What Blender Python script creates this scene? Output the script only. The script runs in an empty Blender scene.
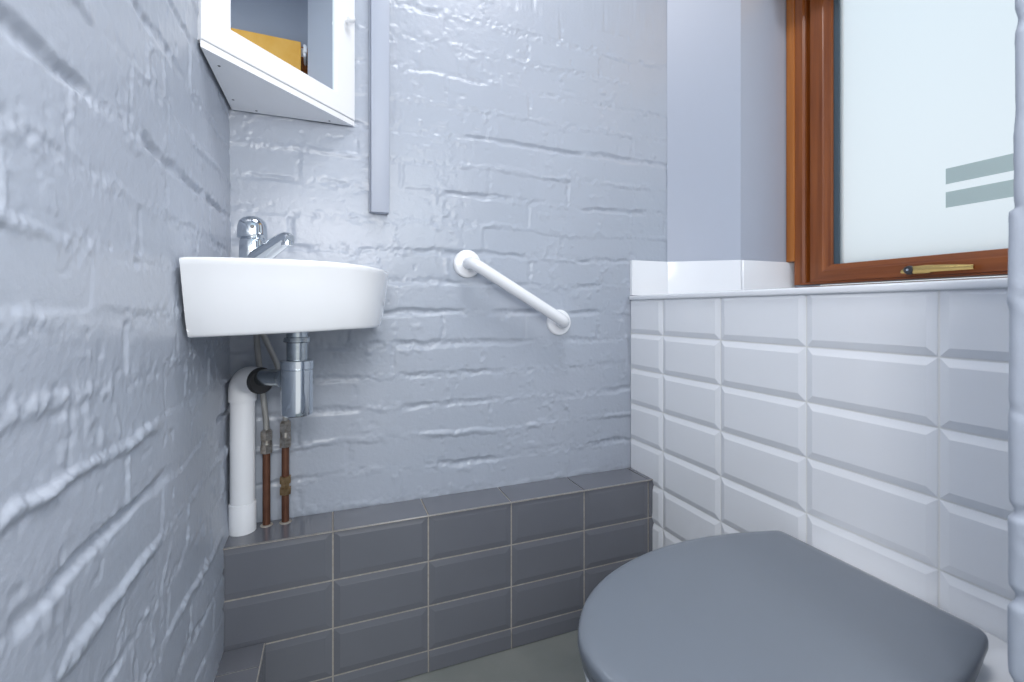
import bpy, bmesh, math
import numpy as np
from mathutils import Vector, Matrix

# ------------------------------------------------------------------ camera, world, lights, exposure
SC = bpy.context.scene
H = 0.814                      # eye height above the floor; heights below are written as H + offset
YAW = math.radians(21.3)
cam_d = bpy.data.cameras.new('camera')
cam = bpy.data.objects.new('camera', cam_d)
SC.collection.objects.link(cam)
cam.location = (0, 0, H)
cam.rotation_euler = (math.radians(90), 0, -YAW)
cam_d.sensor_width = 36
cam_d.lens = 462 / 1024 * 36
cam_d.shift_y = -31 / 1024
cam_d.clip_start = 0.01
cam_d.dof.use_dof = True
cam_d.dof.focus_distance = 1.10
cam_d.dof.aperture_fstop = 11.0
SC.camera = cam
SC.view_settings.view_transform = 'Standard'
SC.view_settings.look = 'None'
SC.view_settings.gamma = 1
SC.view_settings.use_curve_mapping = False
SC.view_settings.exposure = 0.0

world = bpy.data.worlds.new('sky')
SC.world = world
world.use_nodes = True
wn, wl = world.node_tree.nodes, world.node_tree.links
wn.clear()
w_out = wn.new('ShaderNodeOutputWorld')
w_bg = wn.new('ShaderNodeBackground')
w_tc = wn.new('ShaderNodeTexCoord')
w_sep = wn.new('ShaderNodeSeparateXYZ')
w_ramp = wn.new('ShaderNodeValToRGB')
w_ramp.color_ramp.elements[0].position = 0.0
w_ramp.color_ramp.elements[0].color = (0.86, 0.885, 0.91, 1)
w_ramp.color_ramp.elements[1].position = 0.6
w_ramp.color_ramp.elements[1].color = (0.62, 0.83, 1.0, 1)
wl.new(w_tc.outputs['Generated'], w_sep.inputs[0])
wl.new(w_sep.outputs['Z'], w_ramp.inputs[0])
wl.new(w_ramp.outputs[0], w_bg.inputs['Color'])
w_bg.inputs['Strength'].default_value = 1.12
wl.new(w_bg.outputs[0], w_out.inputs['Surface'])


def area_light(name, loc, target, size, power, color=(1, 1, 1), size_y=None):
    d = bpy.data.lights.new(name, 'AREA')
    d.energy = power
    d.color = color
    d.size = size
    if size_y:
        d.shape = 'RECTANGLE'
        d.size_y = size_y
    o = bpy.data.objects.new(name, d)
    SC.collection.objects.link(o)
    o.location = loc
    o.rotation_euler = (Vector(target) - Vector(loc)).to_track_quat('-Z', 'Y').to_euler()
    return o


area_light('doorway_flash', (-0.03, -0.22, H + 0.35), (0.30, 1.0, H - 0.15), 0.26, 5.6, (1.0, 0.985, 0.97))
area_light('ceiling_glow', (0.42, 0.42, 2.36), (0.20, 0.55, 0), 0.55, 13.0, (0.97, 0.98, 1.0))
area_light('left_wall_fill', (0.46, -0.42, H + 0.55), (-0.15, 0.75, H - 0.10), 0.5, 6.5, (0.96, 0.985, 1.0))  # unseen fill light added behind the camera to brighten the left wall


# ------------------------------------------------------------------ materials
def material(name, color, rough=0.5, metal=0.0, spec=0.5, coat=0.0, noise=None, bump=None):
    """noise=(scale, amount, other colour), bump=(scale, strength, distance)"""
    m = bpy.data.materials.new(name)
    m.use_nodes = True
    nt = m.node_tree
    b = nt.nodes['Principled BSDF']
    b.inputs['Base Color'].default_value = (*color, 1)
    b.inputs['Roughness'].default_value = rough
    b.inputs['Metallic'].default_value = metal
    b.inputs['Specular IOR Level'].default_value = spec
    b.inputs['Coat Weight'].default_value = coat
    b.inputs['Coat Roughness'].default_value = 0.06
    tc = nt.nodes.new('ShaderNodeTexCoord')
    if noise:
        n = nt.nodes.new('ShaderNodeTexNoise')
        n.inputs['Scale'].default_value = noise[0]
        n.inputs['Detail'].default_value = 5
        r = nt.nodes.new('ShaderNodeValToRGB')
        r.color_ramp.elements[0].position = 0.5 - noise[1] / 2
        r.color_ramp.elements[1].position = 0.5 + noise[1] / 2
        r.color_ramp.elements[0].color = (*color, 1)
        r.color_ramp.elements[1].color = (*noise[2], 1)
        nt.links.new(tc.outputs['Object'], n.inputs['Vector'])
        nt.links.new(n.outputs['Fac'], r.inputs[0])
        nt.links.new(r.outputs[0], b.inputs['Base Color'])
    if bump:
        n = nt.nodes.new('ShaderNodeTexNoise')
        n.inputs['Scale'].default_value = bump[0]
        n.inputs['Detail'].default_value = 6
        n.inputs['Roughness'].default_value = 0.6
        bp = nt.nodes.new('ShaderNodeBump')
        bp.inputs['Strength'].default_value = bump[1]
        bp.inputs['Distance'].default_value = bump[2]
        nt.links.new(tc.outputs['Object'], n.inputs['Vector'])
        nt.links.new(n.outputs['Fac'], bp.inputs['Height'])
        nt.links.new(bp.outputs[0], b.inputs['Normal'])
    return m


def wood_material(name, c1, c2, axis, scale=60, rough=0.38):
    m = material(name, c1, rough, coat=0.08)
    nt = m.node_tree
    b = nt.nodes['Principled BSDF']
    tc = nt.nodes.new('ShaderNodeTexCoord')
    mp = nt.nodes.new('ShaderNodeMapping')
    s = [scale] * 3
    s[axis] = scale * 0.04
    mp.inputs['Scale'].default_value = s
    n = nt.nodes.new('ShaderNodeTexNoise')
    n.inputs['Scale'].default_value = 1.0
    n.inputs['Detail'].default_value = 8
    n.inputs['Distortion'].default_value = 0.4
    r = nt.nodes.new('ShaderNodeValToRGB')
    r.color_ramp.elements[0].position = 0.3
    r.color_ramp.elements[1].position = 0.72
    r.color_ramp.elements[0].color = (*c1, 1)
    r.color_ramp.elements[1].color = (*c2, 1)
    nt.links.new(tc.outputs['Object'], mp.inputs[0])
    nt.links.new(mp.outputs[0], n.inputs['Vector'])
    nt.links.new(n.outputs['Fac'], r.inputs[0])
    nt.links.new(r.outputs[0], b.inputs['Base Color'])
    return m


M = {}
M['paint'] = material('painted_brick', (0.385, 0.425, 0.492), 0.30, noise=(3.0, 0.5, (0.41, 0.44, 0.505)), bump=(95, 0.38, 0.0016))
M['plaster'] = material('painted_plaster', (0.40, 0.435, 0.515), 0.42, bump=(45, 0.2, 0.001))
M['tile_white'] = material('white_glazed_tile', (0.86, 0.875, 0.905), 0.10, coat=0.3)
M['grout_white'] = material('white_grout', (0.80, 0.80, 0.79), 0.8)
M['tile_grey'] = material('grey_glazed_tile', (0.138, 0.144, 0.165), 0.16, coat=0.3, noise=(9, 0.8, (0.153, 0.158, 0.182)))
M['grout_beige'] = material('beige_grout', (0.42, 0.39, 0.35), 0.7, noise=(120, 0.4, (0.32, 0.285, 0.25)))
M['floor'] = material('grey_green_floor', (0.17, 0.185, 0.175), 0.35, noise=(7, 0.5, (0.23, 0.24, 0.225)))
M['ceramic'] = material('white_ceramic', (0.84, 0.85, 0.87), 0.08, coat=0.5)
M['lid'] = material('grey_seat_plastic', (0.145, 0.165, 0.195), 0.30, coat=0.1)
M['rubber'] = material('black_rubber', (0.02, 0.02, 0.022), 0.5)
M['plastic'] = material('white_plastic', (0.82, 0.83, 0.86), 0.3)
M['steel_white'] = material('white_coated_steel', (0.84, 0.85, 0.88), 0.22, coat=0.3)
M['cabinet'] = material('white_lacquer', (0.84, 0.85, 0.87), 0.35)
M['mirror'] = material('mirror_glass', (0.80, 0.86, 0.88), 0.01, metal=1.0)
M['chrome'] = material('chrome', (0.62, 0.66, 0.70), 0.10, metal=1.0)
M['chrome_soft'] = material('worn_chrome', (0.50, 0.54, 0.57), 0.22, metal=1.0, noise=(60, 0.4, (0.38, 0.42, 0.44)))
M['nickel'] = material('nickel_nut', (0.60, 0.56, 0.51), 0.3, metal=1.0, noise=(150, 0.5, (0.28, 0.24, 0.20)))
M['braid'] = material('steel_braid', (0.44, 0.43, 0.41), 0.45, metal=0.7, bump=(700, 0.8, 0.001))
M['copper'] = material('tarnished_copper', (0.13, 0.055, 0.035), 0.38, metal=0.6, noise=(40, 0.5, (0.20, 0.09, 0.055)))
M['brass'] = material('brass', (0.62, 0.44, 0.17), 0.25, metal=1.0)
M['brass_old'] = material('old_brass', (0.52, 0.36, 0.19), 0.35, metal=0.9, noise=(90, 0.5, (0.20, 0.13, 0.07)))
M['dark'] = material('dark_metal', (0.03, 0.03, 0.035), 0.35)
M['gasket'] = material('window_gasket', (0.055, 0.085, 0.11), 0.45)
M['frosting_gap'] = material('grey_green_strip', (0.40, 0.485, 0.475), 0.35)
M['frame_wood'] = wood_material('mahogany_upright', (0.150, 0.034, 0.004), (0.28, 0.080, 0.014), 2)
M['rail_wood'] = wood_material('mahogany_rail', (0.150, 0.034, 0.005), (0.28, 0.080, 0.016), 1)
M['trim_wood'] = wood_material('orange_brown_trim', (0.33, 0.10, 0.012), (0.46, 0.16, 0.03), 2)
M['blind'] = material('mustard_fabric', (0.85, 0.42, 0.06), 0.8, noise=(14, 0.5, (0.95, 0.56, 0.14)))
M['lamp'] = material('lamp_diffuser', (0.9, 0.9, 0.9), 0.4)


def frosted_material():
    m = bpy.data.materials.new('frosted_glass')
    m.use_nodes = True
    nt = m.node_tree
    nt.nodes.clear()
    out = nt.nodes.new('ShaderNodeOutputMaterial')
    mix = nt.nodes.new('ShaderNodeMixShader')
    mix.inputs[0].default_value = 0.5
    tr = nt.nodes.new('ShaderNodeBsdfTranslucent')
    tr.inputs['Color'].default_value = (0.97, 0.98, 0.98, 1)
    rf = nt.nodes.new('ShaderNodeBsdfRefraction')
    rf.inputs['Roughness'].default_value = 0.45
    rf.inputs['IOR'].default_value = 1.03
    rf.inputs['Color'].default_value = (0.97, 0.98, 0.98, 1)
    nt.links.new(tr.outputs[0], mix.inputs[1])
    nt.links.new(rf.outputs[0], mix.inputs[2])
    nt.links.new(mix.outputs[0], out.inputs['Surface'])
    return m


M['frosted'] = frosted_material()


# ------------------------------------------------------------------ helpers
def tag(o, label=None, cat=None, group=None, kind=None):
    if label: o['label'] = label
    if cat: o['category'] = cat
    if group: o['group'] = group
    if kind: o['kind'] = kind
    return o


def empty(name, loc):
    o = bpy.data.objects.new(name, None)
    SC.collection.objects.link(o)
    o.location = loc
    o.empty_display_size = 0.05
    return o


def world_loc(o):
    p = Vector((0, 0, 0))
    while o is not None:
        p += Vector(o.location)
        o = o.parent
    return p


def obj(name, bm, mats, parent=None, smooth=True, angle=40):
    """link bm (world coordinates) as one mesh object; faces sharper than angle stay crisp"""
    if not isinstance(mats, (list, tuple)): mats = [mats]
    me = bpy.data.meshes.new(name)
    bmesh.ops.recalc_face_normals(bm, faces=bm.faces)
    if parent is not None:
        bmesh.ops.translate(bm, verts=bm.verts, vec=-world_loc(parent))
    if smooth:
        for f in bm.faces: f.smooth = True
        lim = math.radians(angle)
        for e in bm.edges:
            if len(e.link_faces) == 2 and e.calc_face_angle(0) > lim: e.smooth = False
    bm.to_mesh(me)
    bm.free()
    for m in mats: me.materials.append(m)
    o = bpy.data.objects.new(name, me)
    SC.collection.objects.link(o)
    if parent is not None: o.parent = parent
    return o


def box(bm, lo, hi, bevel=0.0, seg=2, mat=0):
    r = bmesh.ops.create_cube(bm, size=1.0)
    vs = r['verts']
    for v in vs:
        v.co = Vector([lo[i] + (v.co[i] + 0.5) * (hi[i] - lo[i]) for i in range(3)])
    fs = list({f for v in vs for f in v.link_faces})
    for f in fs: f.material_index = mat
    if bevel > 0:
        es = list({e for v in vs for e in v.link_edges})
        bmesh.ops.bevel(bm, geom=es, offset=bevel, segments=seg, affect='EDGES', profile=0.5, clamp_overlap=True)


def frame_axes(d):
    d = d.normalized()
    a = Vector((0, 0, 1)) if abs(d.z) < 0.9 else Vector((1, 0, 0))
    x = d.cross(a).normalized()
    return x, x.cross(d).normalized()


def revolve(bm, origin, axis, profile, n=32, caps=True):
    """profile: list of (distance along axis, radius)"""
    o, d = Vector(origin), Vector(axis).normalized()
    x, y = frame_axes(d)
    rings = []
    for t, r in profile:
        rings.append([bm.verts.new(o + d * t + (x * math.cos(2 * math.pi * k / n) + y * math.sin(2 * math.pi * k / n)) * max(r, 1e-5)) for k in range(n)])
    for a, b in zip(rings, rings[1:]):
        for k in range(n):
            bm.faces.new((a[k], a[(k + 1) % n], b[(k + 1) % n], b[k]))
    if caps:
        bm.faces.new(rings[0]); bm.faces.new(rings[-1])


def catmull(pts, sub=8):
    pts = [Vector(p) for p in pts]
    P = [pts[0] * 2 - pts[1]] + pts + [pts[-1] * 2 - pts[-2]]
    out = []
    for i in range(1, len(P) - 2):
        for s in range(sub):
            t = s / sub
            p0, p1, p2, p3 = P[i - 1], P[i], P[i + 1], P[i + 2]
            out.append(0.5 * (2 * p1 + (p2 - p0) * t + (2 * p0 - 5 * p1 + 4 * p2 - p3) * t * t + (3 * p1 - p0 - 3 * p2 + p3) * t ** 3))
    out.append(pts[-1])
    return out


def tube(bm, pts, r, n=20, caps=True, sx=1.0):
    """tube with parallel-transported rings; r is a number or one per point"""
    pts = [Vector(p) for p in pts]
    rs = r if isinstance(r, (list, tuple)) else [r] * len(pts)
    t0 = (pts[1] - pts[0]).normalized()
    x, y = frame_axes(t0)
    rings = []
    for i, p in enumerate(pts):
        t = (pts[min(i + 1, len(pts) - 1)] - pts[max(i - 1, 0)]).normalized()
        x = (x - t * x.dot(t)).normalized()
        y = t.cross(x)
        rings.append([bm.verts.new(p + (x * math.cos(2 * math.pi * k / n) * sx + y * math.sin(2 * math.pi * k / n)) * rs[i]) for k in range(n)])
    for a, b in zip(rings, rings[1:]):
        for k in range(n):
            bm.faces.new((a[k], a[(k + 1) % n], b[(k + 1) % n], b[k]))
    if caps:
        bm.faces.new(rings[0]); bm.faces.new(rings[-1])


def prism(bm, poly, z0, z1, bevel=0.0, seg=3, mat=0):
    a = [bm.verts.new((x, y, z0)) for x, y in poly]
    b = [bm.verts.new((x, y, z1)) for x, y in poly]
    n = len(poly)
    fs = [bm.faces.new(a), bm.faces.new(b)]
    for k in range(n):
        fs.append(bm.faces.new((a[k], a[(k + 1) % n], b[(k + 1) % n], b[k])))
    for f in fs: f.material_index = mat
    if bevel:
        es = list({e for f in fs for e in f.edges})
        bmesh.ops.bevel(bm, geom=es, offset=bevel, segments=seg, affect='EDGES', profile=0.5, clamp_overlap=True)


def quad(bm, pts, mat=0):
    f = bm.faces.new([bm.verts.new(p) for p in pts])
    f.material_index = mat
    return f


def tile(bm, O, U, V, N, a0, a1, b0, b1, bev=(1, 1, 1, 1), w=0.012, t0=0.002, t1=0.0065, gap=0.0011, mat=0):
    """one bevelled tile: rim, sloping border, flat middle. bev = which of left, right, bottom, top sides slope"""
    O, U, V, N = map(Vector, (O, U, V, N))
    a0, a1, b0, b1 = a0 + gap, a1 - gap, b0 + gap, b1 - gap
    P = lambda a, b, h: bm.verts.new(O + U * a + V * b + N * h)
    rim0 = [P(a0, b0, 0), P(a1, b0, 0), P(a1, b1, 0), P(a0, b1, 0)]
    e = 0.0006
    hh = lambda s1, s2: t0 if (bev[s1] or bev[s2]) else t1
    L, R, B, T = bev
    def ring(inset, h):
        return [P(a0 + inset, b0 + inset, h), P(a1 - inset, b0 + inset, h), P(a1 - inset, b1 - inset, h), P(a0 + inset, b1 - inset, h)]
    rim1 = ring(e, t0)
    wl_, wr_, wb_, wt_ = [w if s else e for s in bev]
    inner = [P(a0 + wl_, b0 + wb_, t1), P(a1 - wr_, b0 + wb_, t1), P(a1 - wr_, b1 - wt_, t1), P(a0 + wl_, b1 - wt_, t1)]
    k2 = 0.0012
    top = [P(a0 + wl_ + k2, b0 + wb_ + k2, t1 + 0.0003), P(a1 - wr_ - k2, b0 + wb_ + k2, t1 + 0.0003),
           P(a1 - wr_ - k2, b1 - wt_ - k2, t1 + 0.0003), P(a0 + wl_ + k2, b1 - wt_ - k2, t1 + 0.0003)]
    for r0, r1 in ((rim0, rim1), (rim1, inner), (inner, top)):
        for k in range(4):
            bm.faces.new((r0[k], r0[(k + 1) % 4], r1[(k + 1) % 4], r1[k])).material_index = mat
    bm.faces.new(top).material_index = mat


# ---- numpy noise for the brick relief
def vnoise(x, y, seed):
    xi, yi = np.floor(x), np.floor(y)
    fx, fy = x - xi, y - yi
    fx, fy = fx * fx * (3 - 2 * fx), fy * fy * (3 - 2 * fy)
    def h(i, j):
        v = np.sin(i * 127.1 + j * 311.7 + seed * 74.7) * 43758.5453
        return v - np.floor(v)
    a, b, c, d = h(xi, yi), h(xi + 1, yi), h(xi, yi + 1), h(xi + 1, yi + 1)
    return (a * (1 - fx) + b * fx) * (1 - fy) + (c * (1 - fx) + d * fx) * fy


def fbm(x, y, s, octv, seed):
    t, a, n = 0.0, 1.0, 0.0
    for o in range(octv):
        t = t + a * vnoise(x * s + 13.7 * o, y * s + 5.1 * o, seed + o)
        n += a
        a *= 0.5
        s *= 2.03
    return t / n


def sstep(a, b, x):
    t = np.clip((x - a) / (b - a), 0, 1)
    return t * t * (3 - 2 * t)


def brick_height(s, z, joints, perps, L, seed, deep, amp=1.0):
    """relief of thickly painted brickwork. s along the wall, z up; joints = bed joint heights;
    perps(c) = offset of the upright joints in course c; deep[k] = depth of bed joint k"""
    joints = np.array(joints)
    zw = z + 0.018 * (fbm(s, z, 5, 3, seed) - 0.5) + 0.008 * (fbm(s, z, 38, 2, seed + 9) - 0.5)
    sw = s + 0.010 * (fbm(s, z, 26, 3, seed + 3) - 0.5)
    c = np.clip(np.searchsorted(joints, zw.ravel()).reshape(zw.shape) - 1, 0, len(joints) - 2)
    lo, hi = joints[c], joints[c + 1]
    k = np.where(zw - lo < hi - zw, c, c + 1)
    dz = np.abs(zw - joints[k])
    off = np.array([perps(i) for i in range(len(joints))])[c]
    q = (sw - off) / L
    bi = np.floor(q)
    ds = np.minimum(q - bi, 1 - (q - bi)) * L
    rnd = lambda i, j, m: (np.sin(i * 12.9898 + j * 78.233 + m * 3.7 + seed) * 43758.5453) % 1.0
    wj = 0.0075 + 0.008 * (fbm(s, z, 14, 2, seed + 5) - 0.45)
    tz, ts = sstep(0.15 * wj, 1.35 * wj, dz), sstep(0.1 * wj, 1.1 * wj, ds)
    dk = np.array(deep)[k]
    along = fbm(s, z * 0.5, 9, 3, seed + 21)
    jd = dk * (0.1 + 1.9 * sstep(0.36, 0.68, along)) - 0.0022 * sstep(0.5, 0.7, fbm(s, z * 0.5, 12, 2, seed + 23))
    pd = 0.0030 * (rnd(c, np.round(q), 5) * 1.9 - 0.75)
    h = -jd * (1 - tz) - pd * (1 - ts) * tz
    # every brick sits a little in or out and leans a little
    zr = (zw - lo) / (hi - lo) - 0.5
    h += tz * ts * ((rnd(c, bi, 1) - 0.5) * 0.0035 + (rnd(c, bi, 2) - 0.5) * 0.0045 * zr)
    near = np.exp(-(np.minimum(dz, ds * 1.4) / 0.013) ** 2)
    h += near * 0.0050 * (fbm(s, z, 75, 3, seed + 31) - 0.5) * (0.3 + 1.4 * sstep(0.4, 0.62, fbm(s, z, 16, 2, seed + 41)))
    h += near * 0.0038 * (fbm(s, z, 150, 2, seed + 33) - 0.5) * sstep(0.42, 0.6, fbm(s, z, 13, 2, seed + 43))
    lump = fbm(s, z, 50, 2, seed + 51)
    patch = sstep(0.5, 0.68, fbm(s, z, 11, 2, seed + 61))
    h += 0.0045 * np.maximum(lump - 0.60, 0) * (0.15 + 2.4 * patch)
    pit = fbm(s, z, 48, 2, seed + 71)
    h -= 0.012 * np.maximum(pit - 0.76, 0)
    h += 0.0045 * (fbm(s, z, 5, 2, seed + 81) - 0.5) + 0.0004 * (fbm(s, z, 160, 2, seed + 91) - 0.5)
    h += 0.0010 * (fbm(s, z * 0.15, 90, 2, seed + 95) - 0.5) * patch      # runs of paint
    return h * amp


def relief_wall(name, ss, zs, place, height):
    S, Z = np.meshgrid(ss, zs)
    Hh = height(S, Z)
    co = place(S, Z, Hh).reshape(-1, 3)
    ny, nx = S.shape
    i = (np.arange(ny - 1)[:, None] * nx + np.arange(nx - 1)[None, :]).ravel()
    faces = np.stack([i, i + 1, i + nx + 1, i + nx], 1)
    me = bpy.data.meshes.new(name)
    me.vertices.add(len(co)); me.vertices.foreach_set('co', co.ravel().astype(np.float32))
    me.loops.add(faces.size); me.loops.foreach_set('vertex_index', faces.ravel().astype(np.int32))
    me.polygons.add(len(faces))
    me.polygons.foreach_set('loop_start', np.arange(0, faces.size, 4, dtype=np.int32))
    me.polygons.foreach_set('loop_total', np.full(len(faces), 4, dtype=np.int32))
    me.polygons.foreach_set('use_smooth', np.ones(len(faces), dtype=bool))
    me.update(); me.validate()
    me.materials.append(M['paint'])
    o = bpy.data.objects.new(name, me)
    SC.collection.objects.link(o)
    return o


# ------------------------------------------------------------------ the room
XL, YB, XR = -0.200, 1.135, 0.820       # left wall, back wall, face of the white tiling
XS, XV, YV, XW = 0.947, 1.113, 1.015, 1.330   # splay start, splay end, reveal, window wall
CEIL, YREAR = 2.40, -0.60

# left wall
jl = [-0.80, -0.73, -0.655, -0.58, -0.51, -0.435, -0.362, -0.29, -0.2165, -0.142, -0.075, -0.010, 0.055, 0.123, 0.195, 0.266, 0.338, 0.41, 0.483, 0.555, 0.63, 0.70]
jl = jl + [0.70 + 0.074 * i for i in range(1, 14)]
dl = [0.003, 0.003, 0.002, 0.004, 0.003, -0.002, 0.004, -0.0035, 0.0075, -0.0045, 0.002, 0.003, 0.001, 0.002, 0.006, -0.002, 0.004, 0.003, -0.001, 0.004, 0.002, 0.003] + [0.003] * 13
pl_off = {9: 0.724, 8: 0.605, 13: 0.724, 14: 0.846, 10: 0.60, 7: 0.72, 11: 0.53, 12: 0.64, 6: 0.59, 5: 0.73}
zs = np.concatenate([np.linspace(0, H - 0.72, 6)[:-1], np.arange(H - 0.72, H + 0.70, 0.0022), np.linspace(H + 0.70, CEIL, 30)])
ys = np.concatenate([np.linspace(YREAR, 0.28, 50)[:-1], np.arange(0.28, 0.62, 0.0020), np.arange(0.62, YB + 0.02, 0.0028)])
left = relief_wall('wall_left', ys, zs,
                   lambda S, Z, h: np.stack([XL - 0.002 + h, S, Z], -1),
                   lambda S, Z: brick_height(S, Z - H, jl, lambda c: pl_off.get(c, 0.60 + 0.12 * (c % 2)), 0.235, 11, dl, 0.60) + 0.007 * sstep(-0.36, -0.50, Z - H) * sstep(0.8, 0.98, S))
tag(left, 'bluish grey painted brick wall on the left, lumpy and glossy', kind='structure')

# back wall
jb = [-0.382 + 0.0745 * k for k in range(-6, 28)]
rs = np.random.RandomState(4)
db = list(rs.uniform(-0.001, 0.0045, len(jb)))
for k, v in ((5, 0.0005), (7, -0.003), (8, 0.0035), (9, 0.0025), (11, 0.005), (12, 0.003), (15, 0.004), (16, -0.0025), (17, 0.0045), (21, 0.003)): db[k] = v
zs = np.concatenate([np.linspace(0, H - 0.50, 10)[:-1], np.arange(H - 0.50, H + 0.80, 0.0024), np.linspace(H + 0.80, CEIL, 30)])
xs = np.arange(XL - 0.02, XS + 0.004, 0.0026)
back = relief_wall('wall_back', xs, zs,
                   lambda S, Z, h: np.stack([S, YB + 0.001 - h, Z], -1),
                   lambda S, Z: brick_height(S, Z - H, jb, lambda c: (0.376 if (c - 6) % 2 else 0.487) + rs.uniform(-0.02, 0.02), 0.225, 37, db, 0.55))
tag(back, 'light grey painted brick wall behind the basin and the grab rail', kind='structure')

# brick pier near the camera on the right, its corner notched at the bed joints
jn = [-0.80, -0.72, -0.64, -0.56, -0.48, -0.40, -0.322, -0.242, -0.167, -0.08, 0.010, 0.087, 0.165, 0.245, 0.325, 0.405, 0.485, 0.565, 0.645, 0.725]
jn += [0.725 + 0.078 * i for i in range(1, 12)]
NX, NY = 0.540, 0.2165


def pier_place(S, Z, h):
    # S runs: 0..0.40 along the face towards the corner, then round it and along the far side
    arc = 0.008
    q = np.clip((S - 0.40) / (arc * math.pi / 2), 0, 1) * math.pi / 2
    far = np.maximum(S - 0.40 - arc * math.pi / 2, 0)
    yflat = np.minimum(S - 0.40, 0)
    lean = np.where(Z - H > 0.087, -0.0035, 0.0)
    x = NX + arc * (1 - np.cos(q)) + far
    y = NY - arc + yflat + arc * np.sin(q) + lean
    return np.stack([x - h * np.cos(q), y + h * np.sin(q), Z], -1)


ss = np.concatenate([np.linspace(0, 0.36, 20)[:-1], np.arange(0.36, 0.46, 0.002), np.linspace(0.46, 0.72, 14)])
zs = np.concatenate([np.linspace(0, H - 0.40, 14)[:-1], np.arange(H - 0.40, H + 0.32, 0.0024), np.linspace(H + 0.32, CEIL, 40)])
pier = relief_wall('wall_near_right', ss, zs, pier_place,
                   lambda S, Z: brick_height(S, Z - H, jn, lambda c: 0.3 * (c % 2), 0.225, 53, [0.006] * len(jn), 0.33))
tag(pier, 'painted brick pier at the right edge of the view', kind='structure')

# smooth plaster beside and around the window
bm = bmesh.new()
quad(bm, [(XS, YB - 0.001, 0), (XV, YV, 0), (XV, YV, CEIL), (XS, YB - 0.001, CEIL)])
tag(obj('wall_splay', bm, M['plaster'], smooth=False), 'smooth grey plaster splay between brick wall and window', kind='structure')
bm = bmesh.new()
box(bm, (XV, YV, 0), (XW + 0.12, YB + 0.05, CEIL))
tag(obj('wall_reveal', bm, M['plaster'], smooth=False), 'smooth pale plaster reveal left of the window', kind='structure')
WY0, WY1, WZ0, WZ1 = 0.27, 1.012, H + 0.068, H + 1.24
bm = bmesh.new()
box(bm, (XW, 0.20, WZ1), (XW + 0.12, YV, CEIL))
box(bm, (XW, 0.20, 0), (XW + 0.12, YV, WZ0))
box(bm, (XW, 0.05, 0), (XW + 0.12, WY0, CEIL))
tag(obj('wall_right', bm, M['plaster'], smooth=False), 'grey plaster wall around the window', kind='structure')

bm = bmesh.new()
quad(bm, [(-0.4, YREAR, 0), (1.5, YREAR, 0), (1.5, 1.3, 0), (-0.4, 1.3, 0)])
tag(obj('floor', bm, M['floor'], smooth=False), 'grey green smooth floor', kind='structure')
bm = bmesh.new()
box(bm, (-0.4, YREAR, CEIL), (1.5, 1.3, CEIL + 0.05))
tag(obj('ceiling', bm, M['plaster'], smooth=False), 'painted ceiling', kind='structure')

# white bevelled tiling under the window
bm = bmesh.new()
quad(bm, [(XR - 0.002, YB + 0.02, 0), (XR - 0.002, 0.16, 0), (XR - 0.002, 0.16, H + 0.036), (XR - 0.002, YB + 0.02, H + 0.036)], 1)
cols = [YB + 0.055, 0.995, 0.800, 0.598, 0.398, 0.198, 0.0]
rows = [H + 0.035, H - 0.068, H - 0.170, H - 0.2725, H - 0.375, H - 0.4775, H - 0.580, H - 0.682, H - 0.784, 0.0]
for i in range(len(cols) - 1):
    for j in range(len(rows) - 1):
        y1, y0 = cols[i], max(cols[i + 1], 0.17)
        first, last = i == 0, y0 > cols[i + 1]
        if first: y1 = YB - 0.002
        tile(bm, (XR + 0.0065 - 0.0065, 0, 0), (0, -1, 0), (0, 0, 1), (-1, 0, 0), -y1, -y0, rows[j + 1], rows[j],
             bev=(0 if first else 1, 0 if last else 1, 1, 1), w=0.0115, t0=0.0028, t1=0.0060)
tag(obj('wall_right_tiling', bm, [M['tile_white'], M['grout_white']], smooth=False), 'white bevelled metro tiles on the wall below the window', kind='structure')

# tiled sill, its rounded lip, and the upstand tiles behind it
bm = bmesh.new()
poly = [(XR + 0.004, 0.17), (XW - 0.02, 0.17), (XW - 0.02, YV), (XV, YV), (XS, YB), (XR + 0.004, YB)]
zt = lambda x: H + 0.040 + (x - XR) * 0.062
a = [bm.verts.new((x, y, H + 0.020)) for x, y in poly]
b = [bm.verts.new((x, y, zt(x))) for x, y in poly]
bm.faces.new(a); bm.faces.new(b)
for k in range(6): bm.faces.new((a[k], a[(k + 1) % 6], b[(k + 1) % 6], b[k]))
tag(obj('trim_1', bm, M['tile_white'], smooth=False), 'white window sill on top of the tiling', kind='structure')
bm = bmesh.new()
box(bm, (XR - 0.0125, 0.17, H + 0.0285), (XR + 0.012, YB - 0.003, H + 0.0415), 0.0032, 3)
tag(obj('trim_2', bm, M['tile_white'], angle=50), 'rounded white edge strip along the front of the sill', kind='structure')
bm = bmesh.new()
ZU = H + 0.1455
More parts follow.
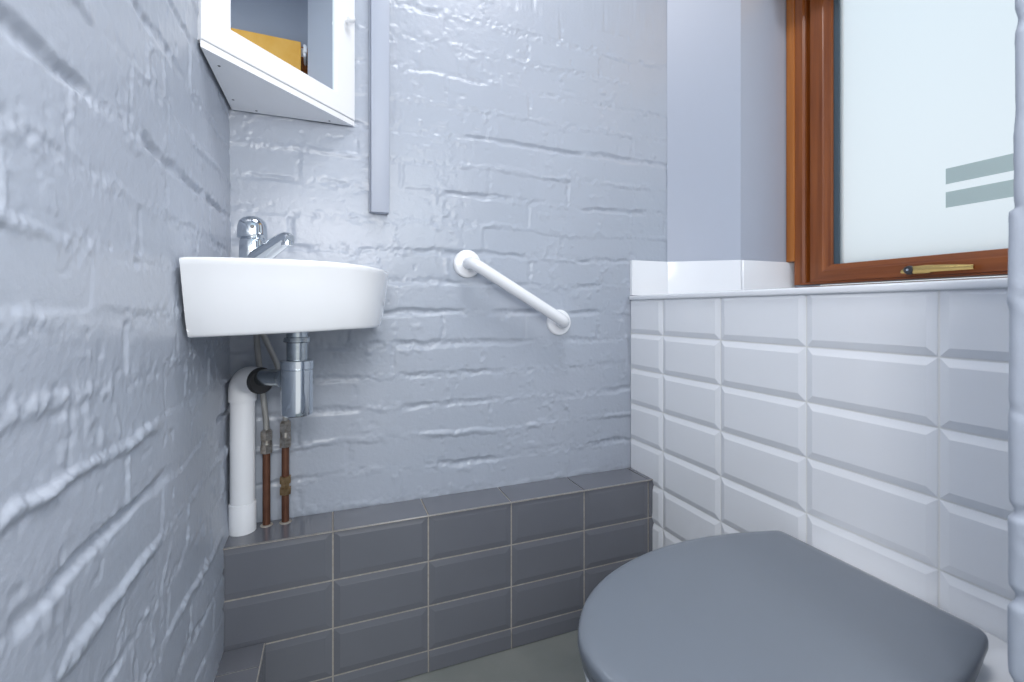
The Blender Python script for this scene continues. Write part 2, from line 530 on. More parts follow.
for (p, q, g) in (((XR - 0.006, YB), (XS, YB), 0), ((XS, YB), (XV, YV), 0), ((XV, YV), (XW - 0.004, YV), 0)):
    p, q = Vector((*p, 0)), Vector((*q, 0))
    u = (q - p).normalized()
    n = Vector((u.y, -u.x, 0))
    L = (q - p).length
    zb = H + 0.0435
    e = [(0.0004, 0), (0.0004, 0.007), (0.0012, 0.0082)]
    P = lambda s, z, h: bm.verts.new((*(p + u * s + n * h).xy, z))
    r0 = [P(0.0004, zb, -0.001), P(L - 0.0004, zb, -0.001), P(L - 0.0004, ZU, -0.001), P(0.0004, ZU, -0.001)]
    r1 = [P(0.0004, zb, 0.007), P(L - 0.0004, zb, 0.007), P(L - 0.0004, ZU, 0.007), P(0.0004, ZU, 0.007)]
    r2 = [P(0.002, zb, 0.0085), P(L - 0.002, zb, 0.0085), P(L - 0.002, ZU - 0.0015, 0.0085), P(0.002, ZU - 0.0015, 0.0085)]
    for x0, x1 in ((r0, r1), (r1, r2)):
        for k in range(4): bm.faces.new((x0[k], x0[(k + 1) % 4], x1[(k + 1) % 4], x1[k]))
    bm.faces.new(r2)
tag(obj('trim_3', bm, M['tile_white'], smooth=False), 'low row of white tiles standing on the sill against the wall', kind='structure')

# grey tiled boxing along the foot of the back wall
YP, ZP = 1.031, H - 0.4605
bm = bmesh.new()
quad(bm, [(XL, YP + 0.0049, 0), (XR, YP + 0.0049, 0), (XR, YP + 0.0049, ZP - 0.001), (XL, YP + 0.0049, ZP - 0.001)], 1)
quad(bm, [(XL, YP + 0.002, ZP - 0.0026), (XR, YP + 0.002, ZP - 0.0026), (XR, YB + 0.02, ZP - 0.0026), (XL, YB + 0.02, ZP - 0.0026)], 1)
px = [XL - 0.006, 0.002, 0.202, 0.402, 0.602, 0.801, XR]
pz = [ZP - 0.0005, H - 0.565, H - 0.6655, H - 0.7655, 0.0]
for i in range(6):
    for j in range(4):
        last = i == 5
        tile(bm, (0, YP + 0.0075, 0), (1, 0, 0), (0, 0, 1), (0, -1, 0), px[i], px[i + 1], pz[j + 1], pz[j],
             bev=(0 if last else 1, 0 if last else 1, 1, 1) if j < 3 else (0, 0, 0, 1), w=0.012, t0=0.0032, t1=0.0050, gap=0.0011)
    tile(bm, (0, 0, ZP - 0.0075), (1, 0, 0), (0, 1, 0), (0, 0, 1), px[i], px[i + 1], YP + 0.0015, YB,
         bev=(0, 0, 0, 0), t0=0.0055, t1=0.0072, gap=0.0011)
# pale grouted front arris
box(bm, (XL, YP + 0.0002, ZP - 0.0030), (XR, YP + 0.0036, ZP + 0.0002), 0.0007, 1, 1)
tag(obj('trim_4', bm, [M['tile_grey'], M['grout_beige']], smooth=False), 'dark grey tiled boxing with beige grout along the foot of the back wall', kind='structure')

# lower tiled ledge along the left wall
XE, ZE = -0.1225, H - 0.6600
bm = bmesh.new()
box(bm, (XL - 0.02, 0.30, 0), (XE - 0.0020, YP + 0.006, ZE - 0.0020), mat=1)
yy = [YP + 0.004, 0.969, 0.769, 0.569, 0.369, 0.30]
for i in range(5):
    tile(bm, (0, 0, ZE - 0.007), (1, 0, 0), (0, 1, 0), (0, 0, 1), XL - 0.01, XE, yy[i + 1], yy[i], bev=(0, 0, 0, 0), t0=0.0055, t1=0.0067)
    for z0, z1 in ((ZE - 0.103, ZE), (0.0, ZE - 0.103)):
        tile(bm, (XE - 0.007, 0, 0), (0, 1, 0), (0, 0, 1), (1, 0, 0), yy[i + 1], yy[i], z0, z1, bev=(0, 0, 0, 0), t0=0.0055, t1=0.0067)
box(bm, (XE - 0.0034, 0.30, ZE - 0.0030), (XE - 0.0001, YP, ZE + 0.0002), 0.0007, 1, 1)
tag(obj('trim_5', bm, [M['tile_grey'], M['grout_beige']], smooth=False), 'low grey tiled ledge at the foot of the left wall', kind='structure')

# ------------------------------------------------------------------ window
win = tag(empty('window_1', (1.30, 0.64, H + 0.07)), 'brown timber window with frosted glass', kind='structure')
XF = 1.300
# (pieces meet in mitres: each rail is a prism with 45 degree ends)


def ring_frame(bm, x0, x1, y0, y1, z0, z1, wl_, wr_, wb_, wt_, prof=None):
    """a mitred rectangular ring; prof = [(fraction of width from outer edge, x)] across the face"""
    prof = prof or [(0, x0), (1, x0)]
    rings = []
    full = [(0, x1)] + prof + [(1, x1)]
    for f, x in full:
        rings.append([bm.verts.new(p) for p in ((x, y1 - wl_ * f, z0 + wb_ * f), (x, y0 + wr_ * f, z0 + wb_ * f), (x, y0 + wr_ * f, z1 - wt_ * f), (x, y1 - wl_ * f, z1 - wt_ * f))])
    for r0, r1 in zip(rings, rings[1:] + rings[:1]):
        for k in range(4):
            fc = bm.faces.new((r0[k], r0[(k + 1) % 4], r1[(k + 1) % 4], r1[k]))
            fc.material_index = 1 if k % 2 == 0 else 0


bm = bmesh.new()
# outer frame: face with a rounded step, then the groove
ring_frame(bm, XF, XF + 0.06, WY0, 0.9880, H + 0.0745, H + 1.235, 0.052, 0.052, 0.010, 0.05,
           [(0.0, XF), (0.02, XF - 0.003), (0.50, XF - 0.003), (0.62, XF + 0.001), (0.72, XF - 0.001), (0.76, XF + 0.010), (1.0, XF + 0.010)])
obj('frame', bm, [M['frame_wood'], M['rail_wood']], win, angle=25)
bm = bmesh.new()
ring_frame(bm, XF, XF + 0.05, WY0 + 0.040, 0.9370, H + 0.0790, H + 1.185, 0.0595, 0.062, 0.049, 0.06,
           [(0.0, XF - 0.001), (0.04, XF - 0.006), (0.62, XF - 0.006), (0.70, XF - 0.003), (0.97, XF + 0.001), (1.0, XF + 0.004)])
sash = obj('sash', bm, [M['frame_wood'], M['rail_wood']], win, angle=25)
bm = bmesh.new()
box(bm, (XF - 0.006, 0.985, ZU + 0.001), (XF + 0.03, YV - 0.003, H + 1.235), 0.002, 2)
obj('architrave', bm, M['trim_wood'], win)
bm = bmesh.new()
ring_frame(bm, XF + 0.004, XF + 0.03, WY0 + 0.100, 0.8790, H + 0.1270, H + 1.127, 0.0030, 0.003, 0.0015, 0.003,
           [(0.0, XF + 0.004), (1.0, XF + 0.012)])
box(bm, (XF + 0.010, 0.8645, H + 0.127), (XF + 0.0245, 0.8770, H + 1.125))
obj('gasket', bm, [M['gasket'], M['gasket']], win)
bm = bmesh.new()
box(bm, (XF + 0.016, WY0 + 0.09, H + 0.12), (XF + 0.022, 0.872, H + 1.13))
glass = obj('glass_pane', bm, M['frosted'], win)
for z0 in (0.2890, 0.2350):
    bm = bmesh.new()
    box(bm, (XF + 0.0150, 0.32, H + z0), (XF + 0.0158, 0.6275, H + z0 + 0.0355))
    obj('glass_strip', bm, M['frosting_gap'], glass)
# brass fastener on the bottom rail
ZH = H + 0.0950
bm = bmesh.new()
pts = [(XF - 0.020, 0.6975, ZH - 0.003), (XF - 0.021, 0.6855, ZH), (XF - 0.023, 0.6455, ZH + 0.0005), (XF - 0.023, 0.5955, ZH - 0.001), (XF - 0.021, 0.5615, ZH - 0.0025)]
n = len(pts)
hw = [0.004, 0.0085, 0.0090, 0.0075, 0.0055]
th = [0.003, 0.0055, 0.006, 0.005, 0.0035]
rings = []
for (x, y, z), w_, t_ in zip(pts, hw, th):
    rings.append([bm.verts.new((x + t_ * math.cos(k * math.pi / 4 + .39), y, z + w_ * math.sin(k * math.pi / 4 + .39))) for k in range(8)])
for r0, r1 in zip(rings, rings[1:]):
    for k in range(8): bm.faces.new((r0[k], r0[(k + 1) % 8], r1[(k + 1) % 8], r1[k]))
bm.faces.new(rings[0]); bm.faces.new(rings[-1])
box(bm, (XF - 0.018, 0.6405, ZH - 0.010), (XF - 0.006, 0.6905, ZH + 0.009), 0.003, 2)
hd = obj('window_handle', bm, M['brass'], win, angle=35)
bm = bmesh.new()
revolve(bm, (XF - 0.030, 0.6795, ZH), (1, 0, 0), [(0, 0.006), (0.0015, 0.0092), (0.006, 0.0105), (0.012, 0.0105)], 20)
lk = obj('lock', bm, M['dark'], hd)
bm = bmesh.new()
revolve(bm, (XF - 0.0308, 0.6795, ZH), (1, 0, 0), [(0, 0.0028), (0.001, 0.003)], 16)
obj('lock_centre', bm, M['chrome'], hd)

# ------------------------------------------------------------------ roller blind above the window (seen in the mirror)
bl = tag(empty('roller_blind', (1.24, 0.64, H + 1.215)), 'mustard yellow blind high in the window recess, seen reflected in the cabinet mirror', 'blind')
bm = bmesh.new()
box(bm, (1.215, 0.275, H + 0.93), (1.223, 0.985, H + 1.215), 0.002, 1)
box(bm, (1.212, 0.275, H + 0.918), (1.226, 0.985, H + 0.932), 0.003, 2)
obj('blind_fabric', bm, M['blind'], bl)
bm = bmesh.new()
revolve(bm, (1.248, 0.26, H + 1.185), (0, 1, 0), [(0, 0.018), (0.738, 0.018)], 24)
obj('roller', bm, M['plastic'], bl)
for y in (0.995, 0.252):
    bm = bmesh.new()
    box(bm, (1.21, y, H + 1.150), (XW + 0.002, y + 0.012, H + 1.205), 0.004, 2)
    box(bm, (1.200, y + 0.002, H + 1.165), (1.215, y + 0.016, H + 1.195), 0.004, 2)
    obj('bracket', bm, M['plastic'], bl)

# ------------------------------------------------------------------ corner basin
bs = tag(empty('corner_basin', (-0.03, 0.95, H - 0.04)), 'white ceramic basin with curved front fixed in the corner of the brick walls', 'basin')
Y1b, X0b = YB - 0.008, XL + 0.0045
top_pts = [(X0b, 0.757), (-0.155, 0.744), (-0.11, 0.7375), (-0.055, 0.7365), (-0.005, 0.749), (0.040, 0.781), (0.0755, 0.832), (0.0975, 0.896), (0.109, 0.965), (0.115, 1.04), (0.119, Y1b)]
bot_pts = [(X0b, 0.797), (-0.155, 0.782), (-0.11, 0.7750), (-0.055, 0.7740), (-0.005, 0.785), (0.035, 0.810), (0.065, 0.850), (0.084, 0.905), (0.093, 0.970), (0.099, 1.04), (0.103, Y1b)]
ct = catmull([(x, y, 0) for x, y in top_pts], 6)
cb = catmull([(x, y, 0) for x, y in bot_pts], 6)
side = [Vector((x, Y1b, 0)) for x in np.linspace(0.08, X0b, 10)] + [Vector((X0b, y, 0)) for y in np.linspace(Y1b, 0.79, 12)[1:]]
OT = ct + side
OB = cb + side
n = len(OT)
cen = Vector((-0.055, 0.93, 0))
nc = len(ct)


def zb_at(i):
    # underside height follows the front: a little lower at the left end
    t = min(i / (nc - 1), 1) if i < nc else 0.6
    return H - 0.0405 + 0.0085 * min(t / 0.45, 1)


def outline(f_top, inset, z, zadd=None):
    """ring between the bottom and the top outlines, pulled inwards by inset"""
    out = []
    for i in range(n):
        p = OB[i].lerp(OT[i], f_top)
        d = cen - p
        q = p + d.normalized() * min(inset, d.length * 0.97)
        zz = z if zadd is None else zadd(i)
        out.append(Vector((q.x, q.y, zz)))
    return out


bm = bmesh.new()
ZT = H + 0.0735
rings = []
rings.append(outline(0, 0.030, 0, lambda i: zb_at(i) + 0.0005))
rings.append(outline(0, 0.004, 0, lambda i: zb_at(i)))
rings.append(outline(0, 0.0008, 0, lambda i: zb_at(i) + 0.0015))
rings.append(outline(0.03, 0, 0, lambda i: zb_at(i) + 0.005))
for f in (0.2, 0.45, 0.7, 0.9):
    rings.append(outline(f ** 0.85, 0, 0, lambda i, f=f: zb_at(i) * (1 - f) + ZT * f))
rings.append(outline(1, 0.0, ZT - 0.004))
rings.append(outline(1, 0.0010, ZT - 0.0014))
rings.append(outline(1, 0.0040, ZT))
rings.append(outline(1, 0.014, ZT))


def bowl(f, z):
    out = []
    bc = Vector((-0.030, 0.905, 0))
    for i in range(n):
        p = OT[i]
        d = p - cen
        ang = math.atan2(OT[i].y - bc.y, OT[i].x - bc.x)
        # bowl opening: an oval clear of the tap deck in the corner
        rx = 0.105
        q = bc + Vector((math.cos(ang) * rx, math.sin(ang) * 0.130, 0)) * f
        # keep towards the front
        out.append(Vector((q.x, q.y, z)))
    return out


rings.append(bowl(1.0, ZT - 0.001))
rings.append(bowl(0.97, ZT - 0.006))
rings.append(bowl(0.90, ZT - 0.035))
rings.append(bowl(0.78, ZT - 0.065))
rings.append(bowl(0.50, ZT - 0.082))
rings.append(bowl(0.20, ZT - 0.086))
vr = [[bm.verts.new(p) for p in r] for r in rings]
for r0, r1 in zip(vr, vr[1:]):
    for k in range(n): bm.faces.new((r0[k], r0[(k + 1) % n], r1[(k + 1) % n], r1[k]))
bm.faces.new(vr[0]); bm.faces.new(vr[-1])
obj('basin_bowl', bm, M['ceramic'], bs, angle=50)
bm = bmesh.new()
revolve(bm, (-0.030, 0.905, ZT - 0.0865), (0, 0, 1), [(0, 0.021), (0.002, 0.021), (0.003, 0.017), (0.001, 0.013)], 28)
obj('drain', bm, M['chrome'], bs)

# tap standing on the basin's corner deck
tp = tag(empty('basin_tap', (-0.141, 1.0, ZT)), 'chrome mixer tap with domed head on the corner basin', 'tap')
TX, TY = -0.1410, 1.0
bm = bmesh.new()
revolve(bm, (TX, TY, ZT), (0, 0, 1), [(0, 0.026), (0.004, 0.026), (0.006, 0.0225), (0.035, 0.0225), (0.057, 0.0220), (0.062, 0.0205), (0.064, 0.018)], 40)
obj('tap_body', bm, M['chrome'], tp, angle=35)
bm = bmesh.new()
revolve(bm, (TX, TY, ZT + 0.0625), (0, 0, 1), [(0, 0.0235), (0.001, 0.0255), (0.004, 0.0260), (0.024, 0.0250), (0.032, 0.0225), (0.038, 0.0170), (0.0415, 0.0095), (0.0425, 0.001)], 40)
# short lever lip of the head
dv = Vector((0.60, -0.80, 0)).normalized()
hz = Vector((TX, TY, ZT + 0.0665))
tube(bm, [hz + dv * 0.015, hz + dv * 0.026 + Vector((0, 0, -0.001)), hz + dv * 0.033 + Vector((0, 0, -0.003))], [0.007, 0.0058, 0.0035], 14)
head = obj('tap_head', bm, M['chrome'], tp, angle=35)
bm = bmesh.new()
view = (Vector((0, 0, 0)) - Vector((TX, TY, 0))).normalized()
revolve(bm, Vector((TX, TY, ZT + 0.0815)) + view * 0.0243, view, [(0, 0.0036), (0.002, 0.0034)], 16)
obj('temperature_dot', bm, M['dark'], head)
bm = bmesh.new()
sp = Vector((0.62, -0.785, 0)).normalized()
base = Vector((TX, TY, 0))
pts = [base + sp * 0.010 + Vector((0, 0, ZT + 0.021)), base + sp * 0.035 + Vector((0, 0, ZT + 0.030)), base + sp * 0.065 + Vector((0, 0, ZT + 0.041)),
       base + sp * 0.095 + Vector((0, 0, ZT + 0.0515)), base + sp * 0.106 + Vector((0, 0, ZT + 0.054)), base + sp * 0.114 + Vector((0, 0, ZT + 0.0505))]
tube(bm, catmull(pts, 5), [0.0185 - 0.0085 * i / 25 for i in range(26)], 20)
revolve(bm, base + sp * 0.106 + Vector((0, 0, ZT + 0.050)), (0.05, -0.07, -1), [(0, 0.0092), (0.006, 0.0096), (0.0085, 0.0095), (0.009, 0.007)], 20)
obj('spout', bm, M['chrome'], tp)

# ------------------------------------------------------------------ bottle trap
BX, BY = -0.0605, 0.950
tr = tag(empty('bottle_trap', (BX, BY, H - 0.20)), 'chrome bottle trap under the basin with its outlet arm to the white pipe', 'waste trap')
bm = bmesh.new()
revolve(bm, (BX, BY, H - 0.034), (0, 0, -1), [(0, 0.026), (0.005, 0.026), (0.007, 0.0185), (0.062, 0.0180)], 32)
obj('tail_pipe', bm, M['chrome_soft'], tr, angle=35)
bm = bmesh.new()
revolve(bm, (BX, BY, H - 0.0500), (0, 0, -1), [(0, 0.0185), (0.001, 0.0225), (0.009, 0.0235), (0.011, 0.0185)], 32)
obj('flange_nut', bm, M['chrome_soft'], tr, angle=30)
bm = bmesh.new()
revolve(bm, (BX, BY, H - 0.0925), (0, 0, -1), [(0, 0.0180), (0.0005, 0.0270), (0.002, 0.0285), (0.016, 0.0285), (0.0170, 0.0270), (0.0180, 0.0270), (0.019, 0.0278),
                                              (0.095, 0.0275), (0.101, 0.0265), (0.1035, 0.0240), (0.1045, 0.012), (0.1047, 0.001)], 48)
obj('trap_bottle', bm, M['chrome'], tr, angle=30)
PX, PY = -0.1735, 1.1020
A0 = Vector((BX, BY, H - 0.127)); A1 = Vector((PX, PY, H - 0.140))
ad = (A1 - A0).normalized()
Lr = (A1 - A0).length
bm = bmesh.new()
revolve(bm, A0, ad, [(0.022, 0.0165), (Lr - 0.055, 0.0165)], 28)
obj('outlet_arm', bm, M['chrome_soft'], tr)
bm = bmesh.new()
revolve(bm, A0, ad, [(0.026, 0.018), (0.027, 0.0215), (0.036, 0.0215), (0.042, 0.0195), (0.044, 0.0165)], 8)
obj('outlet_nut', bm, M['chrome_soft'], tr, angle=20)

# ------------------------------------------------------------------ white waste pipe
wp = tag(empty('waste_pipe', (PX, PY, ZP)), 'white plastic waste pipe standing on the tiled ledge in the corner', 'pipe')
bm = bmesh.new()
revolve(bm, (PX, PY, ZP + 0.0005), (0, 0, 1), [(0, 0.0232), (0.275, 0.0232)], 36)
obj('pipe', bm, M['plastic'], wp)
bm = bmesh.new()
revolve(bm, (PX, PY, ZP), (0, 0, 1), [(0, 0.0252), (0.058, 0.0256), (0.0595, 0.0250), (0.0600, 0.0232)], 36)
obj('pipe_collar', bm, M['plastic'], wp, angle=30)
bm = bmesh.new()
hd2 = Vector((-ad.x, -ad.y, 0)).normalized()
pts = []
R = 0.030
top = Vector((PX, PY, H - 0.142))
pts.append(Vector((PX, PY, H - 0.1895))); pts.append(Vector((PX, PY, H - 0.180)))
for k in range(0, 9):
    a_ = k / 8 * math.pi / 2
    pts.append(Vector((PX, PY, H - 0.142 - R)) + hd2 * R * (1 - math.cos(a_)) + Vector((0, 0, R * math.sin(a_))))
pts.append(pts[-1] + hd2 * 0.036)
tube(bm, pts, 0.0262, 36)
elb = obj('elbow', bm, M['plastic'], wp, angle=45)
bm = bmesh.new()
e0 = pts[-1]
revolve(bm, e0 - hd2 * 0.002, hd2, [(0, 0.0262), (0.002, 0.0268), (0.007, 0.0262), (0.010, 0.0235), (0.009, 0.0172)], 32)
obj('rubber_seal', bm, M['rubber'], wp)

# ------------------------------------------------------------------ supply pipes
def supply(name, label, cx, cy, hose_pts, nut_z, low_nut, taglab):
    t = tag(empty(name, (cx, cy, ZP)), label, 'pipe', 'copper supply pipes in the corner')
    bm = bmesh.new()
    revolve(bm, (cx, cy, ZP), (0, 0, 1), [(0, 0.0076), (nut_z[0] - ZP + 0.01, 0.0076)], 20)
    obj('copper_pipe', bm, M['copper'], t)
    bm = bmesh.new()
    zc = (nut_z[0] + nut_z[1]) / 2
    h1 = nut_z[1] - nut_z[0]
    revolve(bm, (cx, cy, nut_z[0]), (0, 0, 1), [(0, 0.0085), (0.0005, 0.0125), (h1 * 0.36, 0.0125), (h1 * 0.38, 0.0095), (h1 * 0.55, 0.0095), (h1 * 0.57, 0.0122), (h1 * 0.92, 0.0122), (h1, 0.008)], 6)
    revolve(bm, (cx, cy, nut_z[0] + h1 * 0.36), (0, 0, 1), [(0, 0.0105), (h1 * 0.22, 0.0105)], 20)
    obj('connector_nut', bm, M['nickel'], t, angle=20)
    bm = bmesh.new()
    tube(bm, catmull(hose_pts + [(cx, cy, nut_z[1] - 0.004)], 10), 0.0058, 14)
    obj('braided_hose', bm, M['braid'], t)
    if low_nut:
        bm = bmesh.new()
        z0, z1 = low_nut
        hh = z1 - z0
        revolve(bm, (cx, cy, z0), (0, 0, 1), [(0, 0.0085), (0.001, 0.0122), (hh * 0.36, 0.0122), (hh * 0.38, 0.0092), (hh * 0.60, 0.0092), (hh * 0.62, 0.0122), (hh - 0.001, 0.0122), (hh, 0.0085)], 6)
        obj('compression_fitting', bm, M['brass_old'], t, angle=20)
    bm = bmesh.new()
    revolve(bm, (cx, cy, ZP - 0.001), (0, 0, 1), [(0, 0.013), (0.0022, 0.012), (0.003, 0.008)], 20)
    obj('pipe_seal', bm, M['grout_beige'], t)
    return t


supply('water_pipe', 'copper water pipe beside the white waste pipe, left of the two', -0.1305, 1.1130,
       [(-0.140, 1.035, H - 0.034), (-0.1425, 1.075, H - 0.08), (-0.1400, 1.098, H - 0.14), (-0.1325, 1.110, H - 0.22)],
       (H - 0.306, H - 0.256), None, '')
supply('water_pipe', 'copper water pipe below the bottle trap with a lower brass fitting, right of the two', -0.0940, 1.1140,
       [(-0.134, 1.035, H - 0.034), (-0.122, 1.062, H - 0.07), (-0.104, 1.094, H - 0.13), (-0.0940, 1.111, H - 0.20)],
       (H - 0.297, H - 0.240), (H - 0.400, H - 0.360), '')

# ------------------------------------------------------------------ corner mirror cabinet
cbn = tag(empty('corner_cabinet', (-0.15, 1.09, H + 0.427)), 'white corner wall cabinet with a mirrored door', 'cabinet')
Z0, Z1 = H + 0.425, H + 1.12
cx0, cy1 = XL + 0.0025, YB - 0.006
A = Vector((-0.1975, 0.8765, 0)); B = Vector((0.0487, cy1, 0))
bm = bmesh.new()
for z0, z1 in ((Z0, Z0 + 0.012), (Z1 - 0.016, Z1)):
    prism(bm, [(A.x, A.y), (B.x, B.y), (cx0, cy1)], z0, z1)
prism(bm, [(cx0, A.y + 0.023), (cx0 + 0.010, A.y + 0.033), (cx0 + 0.010, cy1), (cx0, cy1)], Z0 + 0.012, Z1 - 0.016)
prism(bm, [(cx0 + 0.010, cy1 - 0.010), (B.x - 0.033, cy1 - 0.010), (B.x - 0.023, cy1), (cx0 + 0.010, cy1)], Z0 + 0.012, Z1 - 0.016)
obj('carcass', bm, M['cabinet'], cbn, smooth=False)
u = (B - A).normalized()
nrm = Vector((u.y, -u.x, 0))
LD = (B - A).length
door_root = None


def on_door(s, z, h): return A + u * s + nrm * h + Vector((0, 0, z))


def door_box(bm, s0, s1, z0, z1, h0, h1, bev=0.0015, mitre=None):
    vs = []
    for h in (h0, h1):
        for s, z in ((s0, z0), (s1, z0), (s1, z1), (s0, z1)):
            vs.append(bm.verts.new(on_door(s, z, h)))
    fs = [bm.faces.new([vs[i] for i in q]) for q in ((0, 1, 2, 3), (4, 5, 6, 7), (0, 1, 5, 4), (1, 2, 6, 5), (2, 3, 7, 6), (3, 0, 4, 7))]
    if bev:
        bmesh.ops.bevel(bm, geom=list({e for f in fs for e in f.edges}), offset=bev, segments=2, affect='EDGES', profile=0.5)


DZ0, DZ1 = Z0 + 0.0128, Z1 - 0.0168
st, st2, rl = 0.051, 0.059, 0.0425
bm = bmesh.new()
h0, h1 = -0.0140, 0.0025
O_ = [(0.0005, DZ0), (LD - 0.0005, DZ0), (LD - 0.0005, DZ1), (0.0005, DZ1)]
I_ = [(st, DZ0 + rl), (LD - st2, DZ0 + rl), (LD - st2, DZ1 - rl), (st, DZ1 - rl)]
ins = lambda P_, d: [(P_[0][0] + d, P_[0][1] + d), (P_[1][0] - d, P_[1][1] + d), (P_[2][0] - d, P_[2][1] - d), (P_[3][0] + d, P_[3][1] - d)]
seq = [(O_, h0), (O_, h1 - 0.0015), (ins(O_, 0.0015), h1), (ins(I_, -0.002), h1), (I_, h1 - 0.002), (I_, h0)]
rg = [[bm.verts.new(on_door(s, z, h)) for s, z in P_] for P_, h in seq]
for r0, r1 in zip(rg, rg[1:] + rg[:1]):
    for k in range(4): bm.faces.new((r0[k], r0[(k + 1) % 4], r1[(k + 1) % 4], r1[k]))
door = obj('cabinet_door', bm, M['cabinet'], cbn, smooth=False)
bm = bmesh.new()
door_box(bm, st - 0.003, LD - st2 + 0.003, DZ0 + rl - 0.003, DZ1 - rl + 0.003, -0.0100, -0.0040, 0)
obj('mirror', bm, M['mirror'], door, smooth=False)
bm = bmesh.new()
kp = on_door(LD - 0.030, H + 0.652, h1)
revolve(bm, kp, nrm, [(0, 0.0055), (0.006, 0.0045), (0.010, 0.0070), (0.014, 0.0090), (0.018, 0.0088), (0.022, 0.0060), (0.0235, 0.001)], 24)
obj('knob', bm, M['cabinet'], door)
for (x, y) in ((-0.183, 0.935), (-0.186, 1.075), (-0.150, 1.117), (-0.005, 1.117)):
    bm = bmesh.new()
    revolve(bm, (x, y, Z0 - 0.0004), (0, 0, 1), [(0, 0.0022), (0.0006, 0.0026)], 12)
    obj('screw', bm, M['dark'], cbn)

# ------------------------------------------------------------------ cable trunking on the back wall
tk = tag(empty('cable_trunking', (0.105, YB, H + 0.229)), 'grey painted cable trunking running up the wall beside the cabinet', 'trunking')
bm = bmesh.new()
box(bm, (0.0845, 1.112, H + 0.2275), (0.1255, YB - 0.002, CEIL - 0.005), 0.0012, 2)
obj('cover', bm, M['plaster'], tk)
bm = bmesh.new()
box(bm, (0.0815, 1.124, H + 0.2285), (0.0843, YB - 0.001, CEIL - 0.005), 0.0006, 1)
obj('back_tray', bm, M['plaster'], tk)

# ------------------------------------------------------------------ grab rail
gr = tag(empty('grab_rail', (0.45, YB, H + 0.04)), 'white grab rail fixed at a slant on the grey brick wall', 'grab rail')
G0, G1 = Vector((0.3197, YB, H + 0.1170)), Vector((0.5795, YB, H - 0.0340))
out = Vector((0, -1, 0))
gd = (G1 - G0).normalized()
stand, R = 0.047, 0.022
pts = [G0 + out * 0.006, G0 + out * (stand - R)]
for k in range(1, 7):
    a_ = k / 6 * math.pi / 2
    pts.append(G0 + out * (stand - R + R * math.sin(a_)) + gd * R * (1 - math.cos(a_)))
for k in range(0, 6):
    a_ = k / 6 * math.pi / 2
    pts.append(G1 + out * (stand - R + R * math.cos(a_)) - gd * R * (1 - math.sin(a_)))
pts += [G1 + out * (stand - R), G1 + out * 0.006]
bm = bmesh.new()
tube(bm, pts, 0.0150, 28)
obj('rail', bm, M['steel_white'], gr, angle=60)
for G in (G0, G1):
    bm = bmesh.new()
    revolve(bm, G + out * -0.002, out, [(0, 0.0355), (0.006, 0.0355), (0.009, 0.0338), (0.0105, 0.030), (0.0115, 0.0200), (0.013, 0.0160)], 40)
    obj('wall_flange', bm, M['steel_white'], gr)

# ------------------------------------------------------------------ toilet
to = tag(empty('toilet', (0.55, 0.45, 0)), 'toilet with closed dark grey seat lid against the white tiles', 'toilet')
YC = 0.449
half = [(0.7280, 0.118), (0.7260, 0.1290), (0.7170, 0.1360), (0.6950, 0.1430), (0.660, 0.1535), (0.622, 0.1620), (0.575, 0.1690), (0.530, 0.1705), (0.480, 0.1670), (0.432, 0.1570), (0.390, 0.1430), (0.350, 0.1220), (0.315, 0.0940), (0.288, 0.0610), (0.272, 0.0300), (0.2675, 0.0)]
hc = catmull([(x, y, 0) for x, y in half], 5)
loop = [(p.x, YC + p.y) for p in hc] + [(p.x, YC - p.y * (1 + 0.085 * max(0, (p.x - 0.5) / 0.22))) for p in hc[-2::-1]]


def dome(bm, loop, levels):
    """levels: (inset, z) rings of the closed outline, both ends capped"""
    c = Vector((0.50, YC))
    L2 = [Vector(p) for p in loop]
    m = len(L2)
    rr = []
    for ins_, z in levels:
        ring = []
        for i, p in enumerate(L2):
            t = (L2[(i + 1) % m] - L2[i - 1])
            nn = Vector((-t.y, t.x)).normalized() if t.length > 0 else Vector((0, 0))
            if nn.dot(c - p) < 0: nn = -nn
            if ins_ <= 0.0045: q = p + nn * ins_
            else: q = p.lerp(c, ins_ / 0.17)
            ring.append(bm.verts.new((q.x, q.y, z)))
        rr.append(ring)
    for r0, r1 in zip(rr, rr[1:]):
        for k in range(m): bm.faces.new((r0[k], r0[(k + 1) % m], r1[(k + 1) % m], r1[k]))
    bm.faces.new(rr[0]); bm.faces.new(rr[-1])
    for v in bm.verts: v.co.z += 0.0095 * max(0.0, (v.co.x - 0.36) / 0.368)   # rises towards the hinges


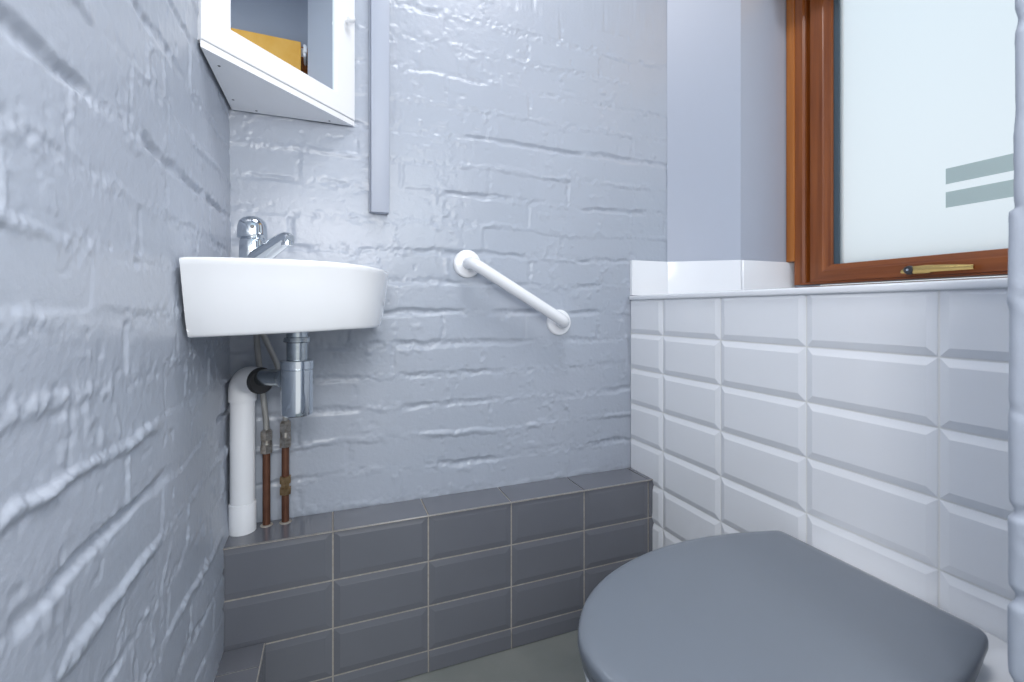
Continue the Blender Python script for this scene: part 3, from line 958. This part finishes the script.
ZL = H - 0.3885
bm = bmesh.new()
dome(bm, loop, [(0.006, ZL - 0.020), (0.001, ZL - 0.0195), (0, ZL - 0.016), (0.0, ZL - 0.009), (0.0012, ZL - 0.0055), (0.004, ZL - 0.0030), (0.009, ZL - 0.0012), (0.016, ZL - 0.0003), (0.06, ZL + 0.0006), (0.11, ZL + 0.001)])
obj('lid', bm, M['lid'], to, angle=60)
bm = bmesh.new()
dome(bm, loop, [(0.010, ZL - 0.037), (0.006, ZL - 0.0365), (0.004, ZL - 0.033), (0.004, ZL - 0.024), (0.0065, ZL - 0.0215), (0.012, ZL - 0.0212)])
obj('seat', bm, M['lid'], to, angle=60)
for y in (YC - 0.075, YC + 0.075):
    bm = bmesh.new()
    revolve(bm, (0.735, y - 0.02, ZL - 0.026), (0, 1, 0), [(0, 0.009), (0.001, 0.011), (0.039, 0.011), (0.04, 0.009)], 20)
    obj('hinge', bm, M['lid'], to)


def pan_ring(k, z, back, front, wid):
    out = []
    for i in range(48):
        a_ = 2 * math.pi * i / 48
        cs, sn = math.cos(a_), math.sin(a_)
        e = 0.24 if cs > 0 else 1.0
        x = (back + front) / 2 + (back - front) / 2 * math.copysign(abs(cs) ** e, cs)
        y = YC + wid * math.copysign(abs(sn) ** (0.24 if cs > 0 else 0.95), sn)
        out.append((x, y, z))
    return out


zr = ZL - 0.0375
bk = XR - 0.009
levels = [(0.0, bk, 0.42, 0.115), (0.01, bk, 0.415, 0.120), (0.10, bk, 0.41, 0.120), (0.20, bk, 0.375, 0.135), (0.28, bk, 0.325, 0.153), (0.345, bk, 0.288, 0.166), (zr - 0.012, bk, 0.277, 0.170), (zr - 0.003, bk, 0.279, 0.1685), (zr, bk - 0.002, 0.287, 0.163)]
bm = bmesh.new()
rr = [[bm.verts.new(p) for p in pan_ring(0, *lv)] for lv in levels]
for r0, r1 in zip(rr, rr[1:]):
    for k in range(48): bm.faces.new((r0[k], r0[(k + 1) % 48], r1[(k + 1) % 48], r1[k]))
bm.faces.new(rr[0]); bm.faces.new(rr[-1])
obj('pan', bm, M['ceramic'], to, angle=60)
